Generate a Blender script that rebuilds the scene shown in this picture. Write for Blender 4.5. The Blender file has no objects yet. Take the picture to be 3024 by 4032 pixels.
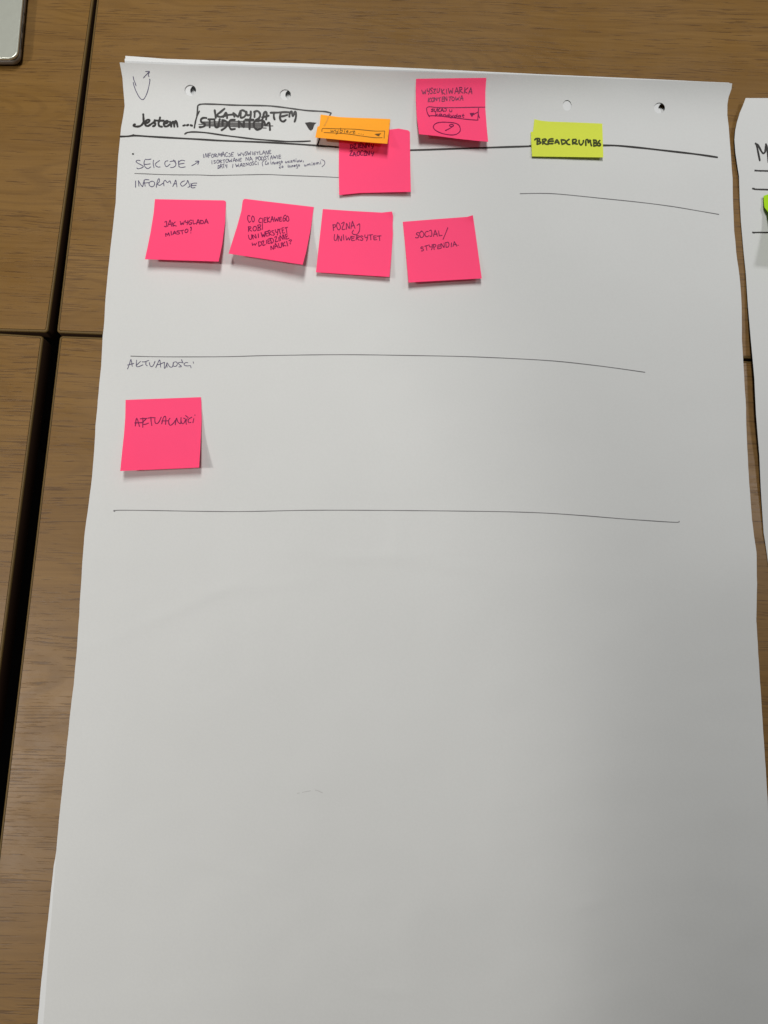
import bpy, bmesh, math, random
from mathutils import Vector, Matrix, noise as mnoise
from mathutils.geometry import delaunay_2d_cdt

random.seed(11)
S = bpy.context.scene
COL = S.collection

# ------------------------------------------------------------------ camera
# the table top is the plane z = 0; x runs along the long table edges, y away
FPX = 3040.0
CX, CY = 1512.0, 2016.0
HCAM = 0.752
ex = Vector((1.0, -0.0349, 0.0)).normalized()
eyv = Vector((558.0, 15987.0, -FPX)).normalized()
ey = (eyv - ex * eyv.dot(ex)).normalized()
ez = ex.cross(ey).normalized()
ROT = Matrix((ex, ey, ez))            # camera axes -> world axes
CAM = Vector((0.0, 0.0, HCAM))
cd = bpy.data.cameras.new('camera')
cam = bpy.data.objects.new('camera', cd)
COL.objects.link(cam)
cd.sensor_fit = 'VERTICAL'
cd.sensor_height = 36.0
cd.sensor_width = 27.0
cd.lens = 36.0 * FPX / 4032.0
cd.clip_start = 0.02
cd.clip_end = 20.0
cam.matrix_world = Matrix.Translation(CAM) @ ROT.to_4x4()
S.camera = cam

# ------------------------------------------------------------------ light
S.view_settings.view_transform = 'Standard'
S.view_settings.look = 'None'
S.view_settings.exposure = 0.0
S.view_settings.gamma = 1.0
w = bpy.data.worlds.new('World')
S.world = w
w.use_nodes = True
w.node_tree.nodes['Background'].inputs[0].default_value = (1.0, 0.97, 0.93, 1)
w.node_tree.nodes['Background'].inputs[1].default_value = 0.06


def lamp(name, loc, size, power, col=(1, 1, 1), sy=None, spread=180):
    ld = bpy.data.lights.new(name, 'AREA')
    ld.shape = 'RECTANGLE'
    ld.size = size
    ld.size_y = sy or size
    ld.energy = power
    ld.spread = math.radians(spread)      # beam narrowed to shape the falloff across the sheet
    ld.color = col
    o = bpy.data.objects.new(name, ld)
    o.location = loc
    COL.objects.link(o)


# three ceiling fittings, about two metres above the tables
lamp('ceiling_light_far', (-0.08, 1.02, 2.30), 0.36, 22.0, (1.0, 0.988, 0.965), 1.10, 118)
lamp('ceiling_light_left', (-1.30, -0.44, 2.05), 0.40, 5.0, (1.0, 0.955, 0.90), 0.40, 77)
lamp('ceiling_light_right', (1.42, 0.86, 2.05), 0.45, 9.0, (0.98, 0.985, 1.0), 0.45, 84)
# added spot at left; its beam edge stands in for a soft shadow band
sd = bpy.data.lights.new('added_left_spot', 'SPOT')
sd.energy = 108.0
sd.color = (1.0, 0.97, 0.93)
sd.spot_size = math.radians(2 * 43.1)
sd.spot_blend = 0.05
sd.shadow_soft_size = 0.08
so = bpy.data.objects.new('added_left_spot', sd)
so.location = (-1.66, -0.36, 2.05)
COL.objects.link(so)


# ------------------------------------------------------------------ helpers
def at(px, py, z=0.0):
    """point of the horizontal plane z seen at photograph pixel (px, py)"""
    r = ROT @ Vector(((px - CX) / FPX, -(py - CY) / FPX, -1.0))
    t = (z - HCAM) / r.z
    return CAM + r * t


def link(o, parent=None):
    COL.objects.link(o)
    if parent is not None:
        o.parent = parent
    return o


def tag(o, label=None, cat=None, group=None, kind=None):
    if label: o['label'] = label
    if cat: o['category'] = cat
    if group: o['group'] = group
    if kind: o['kind'] = kind
    return o


def mesh_obj(name, verts, faces, mat, parent=None, smooth=False):
    me = bpy.data.meshes.new(name)
    me.from_pydata([tuple(v) for v in verts], [], faces)
    me.materials.append(mat)
    me.update()
    if smooth:
        for p in me.polygons:
            p.use_smooth = True
    o = bpy.data.objects.new(name, me)
    link(o)
    if parent is not None:
        o.parent = parent
        o.matrix_parent_inverse = Matrix.Translation(-Vector(parent.location))
    return o


def empty(name, loc):
    o = bpy.data.objects.new(name, None)
    o.empty_display_size = 0.05
    o.location = loc
    COL.objects.link(o)
    return o


# ------------------------------------------------------------------ materials
def new_mat(name):
    m = bpy.data.materials.new(name)
    m.use_nodes = True
    nt = m.node_tree
    return m, nt, nt.nodes['Principled BSDF']


def N(nt, typ, **kw):
    n = nt.nodes.new(typ)
    for k, v in kw.items():
        setattr(n, k, v)
    return n


def paper_mat(name, col, rough=0.75, trans=0.0, mott=0.03, bump=0.04):
    m, nt, b = new_mat(name)
    tc = N(nt, 'ShaderNodeTexCoord')
    nz = N(nt, 'ShaderNodeTexNoise')
    nz.inputs['Scale'].default_value = 520
    nz.inputs['Detail'].default_value = 4
    nt.links.new(tc.outputs['Object'], nz.inputs['Vector'])
    n2 = N(nt, 'ShaderNodeTexNoise')
    n2.inputs['Scale'].default_value = 7
    n2.inputs['Detail'].default_value = 3
    nt.links.new(tc.outputs['Object'], n2.inputs['Vector'])
    ad = N(nt, 'ShaderNodeMath', operation='ADD')
    nt.links.new(nz.outputs[0], ad.inputs[0])
    nt.links.new(n2.outputs[0], ad.inputs[1])
    mr = N(nt, 'ShaderNodeMapRange')
    mr.inputs[1].default_value = 0.6
    mr.inputs[2].default_value = 1.4
    mr.inputs[3].default_value = 1 - mott
    mr.inputs[4].default_value = 1 + mott
    nt.links.new(ad.outputs[0], mr.inputs[0])
    mx = N(nt, 'ShaderNodeVectorMath', operation='SCALE')
    mx.inputs[0].default_value = col
    nt.links.new(mr.outputs[0], mx.inputs['Scale'])
    nt.links.new(mx.outputs[0], b.inputs['Base Color'])
    b.inputs['Roughness'].default_value = rough
    b.inputs['Specular IOR Level'].default_value = 0.25
    bp = N(nt, 'ShaderNodeBump')
    bp.inputs['Strength'].default_value = bump
    bp.inputs['Distance'].default_value = 0.0006
    nt.links.new(nz.outputs[0], bp.inputs['Height'])
    nt.links.new(bp.outputs[0], b.inputs['Normal'])
    if trans:
        tr = N(nt, 'ShaderNodeBsdfTranslucent')
        tr.inputs['Color'].default_value = (*col, 1)
        ms = N(nt, 'ShaderNodeMixShader')
        ms.inputs[0].default_value = trans
        out = nt.nodes['Material Output']
        nt.links.new(b.outputs[0], ms.inputs[1])
        nt.links.new(tr.outputs[0], ms.inputs[2])
        nt.links.new(ms.outputs[0], out.inputs['Surface'])
    return m


def plain(name, col, rough=0.5, metal=0.0, spec=0.5):
    m, nt, b = new_mat(name)
    b.inputs['Base Color'].default_value = (*col, 1)
    b.inputs['Roughness'].default_value = rough
    b.inputs['Metallic'].default_value = metal
    b.inputs['Specular IOR Level'].default_value = spec
    tc = N(nt, 'ShaderNodeTexCoord')
    nz = N(nt, 'ShaderNodeTexNoise')
    nz.inputs['Scale'].default_value = 300
    nt.links.new(tc.outputs['Object'], nz.inputs['Vector'])
    mr = N(nt, 'ShaderNodeMapRange')
    mr.inputs[3].default_value = max(0.02, rough - 0.06)
    mr.inputs[4].default_value = min(1, rough + 0.06)
    nt.links.new(nz.outputs[0], mr.inputs[0])
    nt.links.new(mr.outputs[0], b.inputs['Roughness'])
    return m


def wood_mat():
    m, nt, b = new_mat('oak_laminate')
    L = nt.links.new
    tc = N(nt, 'ShaderNodeTexCoord')

    def mapped(sx, sy, off=(0, 0, 0), src=None):
        mp = N(nt, 'ShaderNodeMapping')
        mp.inputs['Scale'].default_value = (sx, sy, 1)
        mp.inputs['Location'].default_value = off
        L(src or tc.outputs['Object'], mp.inputs['Vector'])
        return mp.outputs[0]

    def noise(vec, detail=2, rough=0.5, scale=1.0):
        n = N(nt, 'ShaderNodeTexNoise')
        n.inputs['Scale'].default_value = scale
        n.inputs['Detail'].default_value = detail
        n.inputs['Roughness'].default_value = rough
        L(vec, n.inputs['Vector'])
        return n.outputs[0]

    def mrange(v, a, b_, c, d, smooth=False):
        r = N(nt, 'ShaderNodeMapRange')
        if smooth: r.interpolation_type = 'SMOOTHSTEP'
        for i, x in enumerate((a, b_, c, d)):
            r.inputs[i + 1].default_value = x
        L(v, r.inputs[0])
        return r.outputs[0]

    def math_(op, a, b_):
        n = N(nt, 'ShaderNodeMath', operation=op)
        for i, x in enumerate((a, b_)):
            if isinstance(x, (int, float)):
                n.inputs[i].default_value = x
            else:
                L(x, n.inputs[i])
        return n.outputs[0]

    # gentle waviness of the grain: y is shifted by a slow noise
    wv = noise(mapped(3.0, 9.0), 2)
    wv2 = math_('MULTIPLY', math_('SUBTRACT', wv, 0.5), 0.022)
    sep = N(nt, 'ShaderNodeSeparateXYZ')
    L(tc.outputs['Object'], sep.inputs[0])
    cmb = N(nt, 'ShaderNodeCombineXYZ')
    L(sep.outputs[0], cmb.inputs[0])
    L(math_('ADD', sep.outputs[1], wv2), cmb.inputs[1])
    W = cmb.outputs[0]
    broad = noise(mapped(1.3, 11, (3, 1, 0), W), 4, 0.6)
    mid = noise(mapped(2.2, 110, (7, 2, 0), W), 3, 0.6)
    fine = noise(mapped(9, 420, (1, 5, 0), W), 3, 0.65)
    pore = noise(mapped(24, 620, (11, 3, 0), W), 3, 0.6)
    pore_d = noise(mapped(4, 60, (2, 8, 0), W), 2, 0.6)
    # cathedral arches: contour lines of a stretched noise
    arch = noise(mapped(2.1, 8.0, (5, 9, 0), W), 1)
    arch = math_('SINE', math_('MULTIPLY', arch, 190.0), 0)
    arch = mrange(arch, 0.15, 1.0, 0.0, 1.0, True)
    base = N(nt, 'ShaderNodeMix', data_type='RGBA')
    base.inputs[6].default_value = (0.114, 0.056, 0.0120, 1)
    base.inputs[7].default_value = (0.196, 0.107, 0.0285, 1)
    f = math_('ADD', math_('MULTIPLY', mrange(broad, 0.3, 0.7, 0, 1), 0.45),
              math_('MULTIPLY', mrange(mid, 0.28, 0.72, 0, 1), 0.35))
    f = math_('ADD', f, math_('MULTIPLY', mrange(fine, 0.3, 0.7, 0, 1), 0.22))
    L(f, base.inputs[0])
    # dark pores
    thr = mrange(pore_d, 0.3, 0.7, 0.62, 0.50)
    pm = math_('SUBTRACT', pore, thr)
    pm = mrange(pm, 0.0, 0.07, 0.0, 1.0, True)
    am = math_('MULTIPLY', arch, mrange(broad, 0.35, 0.65, 0.0, 0.27))
    dk = math_('MAXIMUM', math_('MULTIPLY', pm, 0.62), am)
    mx = N(nt, 'ShaderNodeMix', data_type='RGBA')
    L(dk, mx.inputs[0])
    L(base.outputs[2], mx.inputs[6])
    mx.inputs[7].default_value = (0.055, 0.025, 0.007, 1)
    L(mx.outputs[2], b.inputs['Base Color'])
    # smudges and worn patches only change the gloss
    sm = noise(mapped(9, 11, (4, 4, 0)), 5, 0.65)
    L(math_('ADD', mrange(sm, 0.35, 0.65, 0.31, 0.47), mrange(fine, 0.2, 0.8, 0.0, 0.08)), b.inputs['Roughness'])
    b.inputs['Specular IOR Level'].default_value = 0.30
    bp = N(nt, 'ShaderNodeBump')
    bp.inputs['Strength'].default_value = 0.25
    bp.inputs['Distance'].default_value = 0.0002
    L(math_('SUBTRACT', 1.0, pm), bp.inputs['Height'])
    L(bp.outputs[0], b.inputs['Normal'])
    return m


M_WOOD = wood_mat()
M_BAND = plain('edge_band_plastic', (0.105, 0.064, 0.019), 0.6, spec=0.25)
M_EDGE_SHADE = plain('shaded_edge_side', (0.060, 0.030, 0.016), 0.7, spec=0.2)  # side face of the edge band, shade painted into its darker brown
M_STEEL = plain('table_leg_steel', (0.10, 0.10, 0.10), 0.4, 0.6)
M_PAPER = paper_mat('flipchart_paper', (0.506, 0.512, 0.503), mott=0.028)
M_PAPER2 = paper_mat('flipchart_paper_under', (0.570, 0.580, 0.580), mott=0.012)
M_PINK = paper_mat('pink_note_paper', (1.0, 0.086, 0.228), trans=0.30, mott=0.02, rough=0.8)
M_ORANGE = paper_mat('orange_note_paper', (1.0, 0.435, 0.030), trans=0.26, mott=0.02, rough=0.8)
M_YELLOW = paper_mat('yellow_note_paper', (0.69, 0.76, 0.080), trans=0.26, mott=0.02, rough=0.8)
M_LIME = paper_mat('lime_note_paper', (0.34, 0.60, 0.010), trans=0.10, mott=0.02, rough=0.8)
M_MARK = plain('black_marker_ink', (0.022, 0.020, 0.019), 0.5, spec=0.3)
M_MARK2 = plain('black_marker_ink_streaky', (0.085, 0.082, 0.080), 0.5, spec=0.3)
M_PEN = plain('blue_black_pen_ink', (0.075, 0.066, 0.118), 0.5, spec=0.2)
M_PENG = plain('thin_grey_pen_ink', (0.125, 0.122, 0.125), 0.5, spec=0.2)
M_FAINT = plain('faint_pen_ink', (0.38, 0.375, 0.37), 0.6, spec=0.2)
M_PPEN = plain('pen_ink_on_pink', (0.135, 0.003, 0.050), 0.5, spec=0.2)
M_OPEN = plain('pen_ink_on_orange', (0.14, 0.065, 0.012), 0.5, spec=0.2)
M_OGHOST = plain('marker_showing_through_orange', (0.66, 0.27, 0.035), 0.8, spec=0.2)
M_YMARK = plain('marker_ink_on_yellow', (0.032, 0.040, 0.006), 0.45, spec=0.3)
M_ALU = plain('brushed_aluminium', (0.62, 0.64, 0.56), 0.32, 0.6)
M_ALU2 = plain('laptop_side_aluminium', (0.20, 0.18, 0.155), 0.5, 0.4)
M_SEAM = plain('laptop_seam_rubber', (0.012, 0.012, 0.010), 0.6)
M_FLOOR = plain('dark_carpet', (0.020, 0.017, 0.016), 0.95)

# ------------------------------------------------------------------ floor
fl = mesh_obj('floor', [(-4, -4, -0.74), (4, -4, -0.74), (4, 4, -0.74), (-4, 4, -0.74)],
              [(0, 1, 2, 3)], M_FLOOR)
tag(fl, kind='structure')


# ------------------------------------------------------------------ tables
def rounded_poly(pts, r, n=5):
    out = []
    k = len(pts)
    for i in range(k):
        p, a, b_ = pts[i], pts[i - 1], pts[(i + 1) % k]
        da = (a - p).normalized()
        db = (b_ - p).normalized()
        ang = da.angle(db)
        t = r / math.tan(ang / 2)
        s, e = p + da * t, p + db * t
        c = p + (da + db).normalized() * (r / math.sin(ang / 2))
        a0 = math.atan2(s.y - c.y, s.x - c.x)
        a1 = math.atan2(e.y - c.y, e.x - c.x)
        d = a1 - a0
        while d > math.pi: d -= 2 * math.pi
        while d < -math.pi: d += 2 * math.pi
        for j in range(n + 1):
            q = a0 + d * j / n
            out.append(Vector((c.x + r * math.cos(q), c.y + r * math.sin(q))))
    return out


def make_table(corners, label, legs=True):
    """corners: counter-clockwise world xy (Vector 2d)"""
    cen = sum(corners, Vector((0, 0))) / 4
    root = empty('table', (cen.x, cen.y, -0.74))
    tag(root, label, 'table', 'wood-topped tables pushed together')

    def ring(inset, z, r):
        pts = []
        for i in range(4):
            p, a, b_ = corners[i], corners[i - 1], corners[(i + 1) % 4]
            da, db = (a - p).normalized(), (b_ - p).normalized()
            s = math.sin(da.angle(db))
            pts.append(p + (da + db) * (inset / s))
        return [Vector((q.x, q.y, z)) for q in rounded_poly(pts, max(r - inset * 0.6, 0.0008))]
    R = 0.0034
    prof = [(0.0022, -0.0005), (0.0021, 0.0), (0.0014, -0.0001), (0.0006, -0.0005), (0.0001, -0.0013),
            (0.0, -0.0022), (0.0, -0.0215), (0.0004, -0.0225), (0.0022, -0.0230)]
    rings = [ring(i, z, R) for i, z in prof]
    n = len(rings[0])
    vs = [v for rg in rings for v in rg]
    fs = []
    for k in range(len(rings) - 1):
        for i in range(n):
            j = (i + 1) % n
            fs.append((k * n + i, (k + 1) * n + i, (k + 1) * n + j, k * n + j))
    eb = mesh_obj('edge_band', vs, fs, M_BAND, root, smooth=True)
    eb.data.materials.append(M_EDGE_SHADE)
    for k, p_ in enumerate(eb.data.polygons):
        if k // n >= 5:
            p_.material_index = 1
    # the top board, a hairline groove inside the band; origin at its own corner
    top = ring(0.0026, -0.0001, R)
    bot = ring(0.0026, -0.0229, R)
    me = bpy.data.meshes.new('tabletop')
    o0 = Vector((cen.x, cen.y, 0))
    vs = [tuple(v - o0) for v in top + bot]
    fs = [tuple(range(n)), tuple(range(2 * n - 1, n - 1, -1))]
    fs += [(i, n + i, n + (i + 1) % n, (i + 1) % n) for i in range(n)]
    me.from_pydata(vs, [], fs)
    me.materials.append(M_WOOD)
    o = bpy.data.objects.new('tabletop', me)
    o.location = o0 - Vector(root.location)
    COL.objects.link(o)
    o.parent = root
    # frame rails and legs under the board
    if legs:
        for i in range(4):
            p, a, b_ = corners[i], corners[i - 1], corners[(i + 1) % 4]
            q = p + (a - p).normalized() * 0.07 + (b_ - p).normalized() * 0.07
            s = 0.02
            vs, fs = [], []
            for z in (-0.74, -0.0232):
                for dx, dy in ((-s, -s), (s, -s), (s, s), (-s, s)):
                    vs.append((q.x + dx, q.y + dy, z))
            fs = [(3, 2, 1, 0), (4, 5, 6, 7), (0, 1, 5, 4), (1, 2, 6, 5), (2, 3, 7, 6), (3, 0, 4, 7)]
            mesh_obj('leg', vs, fs, M_STEEL, root)
    return root


def xy(px, py, z=0.0):
    v = at(px, py, z)
    return Vector((v.x, v.y))


def line_dir(p, q):
    return (q - p).normalized()


# upper left table: right edge (367,0)-(186,1300), front edge y 1300
a, b_ = xy(367, 0), xy(187, 1307)
up = line_dir(b_, a)
lf = line_dir(xy(187, 1309), xy(0, 1304))
make_table([b_ + lf * 1.4, b_, b_ + up * 0.8, b_ + up * 0.8 + lf * 1.4],
           'wooden table carrying the laptop, left of the dark gap')
# lower left table
a, b_ = xy(170, 1322), xy(95, 1900)
dn = line_dir(a, b_)
lf = line_dir(xy(168, 1325), xy(0, 1314.5))
make_table([a + dn * 0.8 + lf * 1.4, a + dn * 0.8, a, a + lf * 1.4],
           'wooden table at lower left beyond the wide dark gap, nothing lying on it')
# upper right table
a, b_ = xy(380, 0), xy(222, 1309)
up = line_dir(b_, a)
rt = line_dir(b_, xy(2978, 1412))
make_table([b_, b_ + rt * 1.4, b_ + rt * 1.4 + up * 0.8, b_ + up * 0.8],
           'wooden table under the upper half of the big written sheet')
# lower right table
a, b_ = xy(234.5, 1321), xy(35, 3000)
dn = line_dir(a, b_)
rt = line_dir(a, xy(2978, 1422))
make_table([a + dn * 0.8, a + dn * 0.8 + rt * 1.4, a + rt * 1.4, a],
           'wooden table under the empty lower half of the big written sheet')


# ------------------------------------------------------------------ thin sheets
def smoothpts(pts, n=4):
    if len(pts) < 3:
        return [tuple(p) for p in pts]
    out = []
    P = [pts[0]] + list(pts) + [pts[-1]]
    for i in range(1, len(P) - 2):
        p0, p1, p2, p3 = P[i - 1], P[i], P[i + 1], P[i + 2]
        for j in range(n):
            t = j / n
            o = []
            for k in (0, 1):
                o.append(0.5 * (2 * p1[k] + (p2[k] - p0[k]) * t + (2 * p0[k] - 5 * p1[k] + 4 * p2[k] - p3[k]) * t * t
                                + (3 * p1[k] - p0[k] - 3 * p2[k] + p3[k]) * t ** 3))
            out.append(tuple(o))
    out.append(tuple(P[-2]))
    return out


def densify(pts, step):
    out = []
    for i in range(len(pts)):
        a, b_ = pts[i], pts[(i + 1) % len(pts)]
        d = math.hypot(b_[0] - a[0], b_[1] - a[1])
        k = max(1, int(d / step))
        for j in range(k):
            out.append((a[0] + (b_[0] - a[0]) * j / k, a[1] + (b_[1] - a[1]) * j / k))
    return out


def inside(p, poly):
    x, y = p
    c = False
    j = len(poly) - 1
    for i in range(len(poly)):
        xi, yi = poly[i]
        xj, yj = poly[j]
        if (yi > y) != (yj > y) and x < (xj - xi) * (y - yi) / (yj - yi) + xi:
            c = not c
        j = i
    return c


def sheet_mesh(name, outline, zf, mat, parent=None, step=24, holes=(), thick=0.00012):
    """a sheet of paper: outline (photograph pixels) laid on the height zf and given its thickness"""
    outl = densify(outline, step)
    xs = [p[0] for p in outl]
    ys = [p[1] for p in outl]
    pts = [Vector(p) for p in outl]
    edges = [(i, (i + 1) % len(outl)) for i in range(len(outl))]
    hl = []
    for (hx, hy, hr, hr2) in holes:
        ring = [(hx + hr * math.cos(a), hy + hr2 * math.sin(a)) for a in
                [2 * math.pi * k / 28 for k in range(28)]]
        hl.append(ring)
        o = len(pts)
        pts += [Vector(p) for p in ring]
        edges += [(o + i, o + (i + 1) % 28) for i in range(28)]
    # interior grid (outline membership per row)
    nrow = 0
    y = min(ys) + step * 0.5
    while y < max(ys):
        cr = []
        j = len(outl) - 1
        for i in range(len(outl)):
            xi, yi = outl[i]
            xj, yj = outl[j]
            if (yi > y) != (yj > y):
                cr.append((xj - xi) * (y - yi) / (yj - yi) + xi)
            j = i
        cr.sort()
        for k in range(0, len(cr) - 1, 2):
            x = cr[k] + step * (0.5 if nrow % 2 else 0.75)
            while x < cr[k + 1] - step * 0.4:
                ok = True
                for (hx, hy, hr, hr2) in holes:
                    if abs(x - hx) < hr + step * .3 and abs(y - hy) < hr2 + step * .3:
                        if math.hypot(x - hx, y - hy) < max(hr, hr2) + step * .25: ok = False
                if ok: pts.append(Vector((x, y)))
                x += step
        nrow += 1
        y += step * 0.9
    res = delaunay_2d_cdt(pts, edges, [], 0, 1e-4)
    vs2, fs2 = res[0], res[2]
    # drop triangles outside the outline (tested only near the border) or in a hole
    nb = len(outl)
    src = res[3]
    border = [any(s < nb for s in so) if so else True for so in src]
    keep = []
    for f in fs2:
        c = ((vs2[f[0]].x + vs2[f[1]].x + vs2[f[2]].x) / 3, (vs2[f[0]].y + vs2[f[1]].y + vs2[f[2]].y) / 3)
        if border[f[0]] and border[f[1]] and border[f[2]] and not inside(c, outl):
            continue
        bad = False
        for ring, (hx, hy, hr, hr2) in zip(hl, holes):
            if abs(c[0] - hx) < hr and abs(c[1] - hy) < hr2 and inside(c, ring):
                bad = True
        if not bad:
            keep.append((f[0], f[1], f[2]))
    V = [at(v.x, v.y, zf(v.x, v.y)) for v in vs2]
    # orient up
    fin = []
    for f in keep:
        n = (V[f[1]] - V[f[0]]).cross(V[f[2]] - V[f[0]])
        fin.append(f if n.z > 0 else (f[0], f[2], f[1]))
    # underside and rim: one closed thin shell, its edges kept sharp
    nv = len(V)
    V2 = V + [Vector((v.x, v.y, v.z - thick)) for v in V]
    cnt = {}
    for f in fin:
        for i in range(3):
            e = (f[i], f[(i + 1) % 3])
            cnt[e] = 1
    rim = [e for e in cnt if (e[1], e[0]) not in cnt]
    F2 = list(fin) + [(f[0] + nv, f[2] + nv, f[1] + nv) for f in fin]
    F2 += [(e[1], e[0], e[0] + nv, e[1] + nv) for e in rim]
    o = mesh_obj(name, V2, F2, mat, parent, smooth=True)
    rs = set()
    for a, b2 in rim:
        rs.add((min(a, b2), max(a, b2)))
        rs.add((min(a, b2) + nv, max(a, b2) + nv))
    at_ = o.data.attributes.new('sharp_edge', 'BOOLEAN', 'EDGE')
    at_.data.foreach_set('value', [tuple(sorted(e.vertices)) in rs for e in o.data.edges])
    # tidy loose points left by the holes
    bm = bmesh.new()
    bm.from_mesh(o.data)
    bmesh.ops.delete(bm, geom=[v for v in bm.verts if not v.link_faces], context='VERTS')
    bm.to_mesh(o.data)
    bm.free()
    return o


SEQ = [0]


def strokes_mesh(name, lines, width, zf, mat, parent, fills=(), ztop=0.00022, label=None, taper=True):
    """ink lines: narrow strips lying on the paper"""
    vs, fs = [], []
    for ln in lines:
        SEQ[0] += 1
        dz = ztop + (SEQ[0] % 9) * 7e-6
        pts = ln
        if len(pts) == 1:
            pts = [(pts[0][0] - width * .2, pts[0][1]), (pts[0][0] + width * .2, pts[0][1])]
        # equalise
        sp = smoothpts(pts, 5) if len(pts) > 2 else pts
        q = [sp[0]]
        for p in sp[1:]:
            d = math.hypot(p[0] - q[-1][0], p[1] - q[-1][1])
            if d < 0.6: continue
            k = max(1, int(d / 20))
            a = q[-1]
            for j in range(1, k + 1):
                q.append((a[0] + (p[0] - a[0]) * j / k, a[1] + (p[1] - a[1]) * j / k))
        if len(q) < 2:
            q.append((q[0][0] + .6, q[0][1]))
        n = len(q)
        o = len(vs)
        wob = random.uniform(0, 6)
        for i, p in enumerate(q):
            a = q[max(0, i - 1)]
            b2 = q[min(n - 1, i + 1)]
            dx, dy = b2[0] - a[0], b2[1] - a[1]
            l = math.hypot(dx, dy) or 1
            nx, ny = -dy / l, dx / l
            hw = width / 2 * (1 + 0.10 * math.sin(i * 0.7 + wob))
            for s in (-1, 1):
                X, Y = p[0] + nx * hw * s, p[1] + ny * hw * s
                vs.append(at(X, Y, zf(X, Y) + dz))
        for i in range(n - 1):
            fs.append((o + 2 * i, o + 2 * i + 1, o + 2 * i + 3, o + 2 * i + 2))
        # round ends
        for (c, nb_, i0) in ((q[0], q[1], 0), (q[-1], q[-2], 2 * (n - 1))):
            dx, dy = c[0] - nb_[0], c[1] - nb_[1]
            l = math.hypot(dx, dy) or 1
            dx, dy = dx / l, dy / l
            hw = width / 2
            base = len(vs)
            fan = []
            for k in range(1, 5):
                th = math.pi * k / 5 - math.pi / 2
                X = c[0] + hw * (dx * math.cos(th) - dy * math.sin(th))
                Y = c[1] + hw * (dy * math.cos(th) + dx * math.sin(th))
                vs.append(at(X, Y, zf(X, Y) + dz))
                fan.append(base + k - 1)
            # which side comes first
            s0, s1 = o + i0, o + i0 + 1
            if (vs[s0] - vs[fan[0]]).length > (vs[s1] - vs[fan[0]]).length:
                s0, s1 = s1, s0
            fs.append(tuple([s0] + fan + [s1]))
    for fl_ in fills:
        SEQ[0] += 1
        dz = ztop + (SEQ[0] % 9) * 7e-6
        o = len(vs)
        for p in fl_:
            vs.append(at(p[0], p[1], zf(p[0], p[1]) + dz))
        fs.append(tuple(range(o, o + len(fl_))))
    # all faces up
    out = []
    for f in fs:
        n = Vector((0, 0, 0))
        for i in range(1, len(f) - 1):
            n += (vs[f[i]] - vs[f[0]]).cross(vs[f[i + 1]] - vs[f[0]])
        out.append(f if n.z >= 0 else tuple(reversed(f)))
    ob = mesh_obj(name, vs, out, mat, parent)
    if label: ob['label'] = label
    return ob


# crop frames used while measuring: origin and scale
CROPS = {'A': (450, 200, 1.8433), 'B': (1200, 250, 1.8433), 'C': (2000, 250, 1.6201), 'D': (500, 700, 1.8433),
         'E': (1200, 780, 1.8433), 'F': (400, 1350, 1.8433), 'K1': (500, 380, 4.1475), 'K2': (880, 380, 3.6065),
         'K3': (500, 570, 4.608), 'K4': (780, 570, 3.190), 'K5': (1220, 420, 3.95), 'K6': (1620, 300, 5.184),
         'K7': (2060, 460, 4.879), 'K8': (480, 200, 3.95), 'K9': (620, 830, 7.541), 'K10': (960, 830, 7.541),
         'K11': (1290, 860, 6.9125), 'K12': (1620, 880, 7.541), 'K13': (480, 1390, 5.184),
         'K14': (500, 1610, 5.53), 'K15': (2940, 520, 5.262), 'K20': (1100, 3000, 5.53), 'O': (0, 0, 0.5486),
         'K18': (0, 0, 7.9), 'P': (0, 0, 1.0)}


def T(c, txt):
    """'x,y x,y; x,y ...' in a crop frame -> list of lines in photograph pixels"""
    ox, oy, s = CROPS[c]
    out = []
    for seg in txt.split(';'):
        pts = []
        for tok in seg.split():
            x, y = tok.split(',')
            pts.append((ox + float(x) / s, oy + float(y) / s))
        if pts: out.append(pts)
    return out


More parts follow.
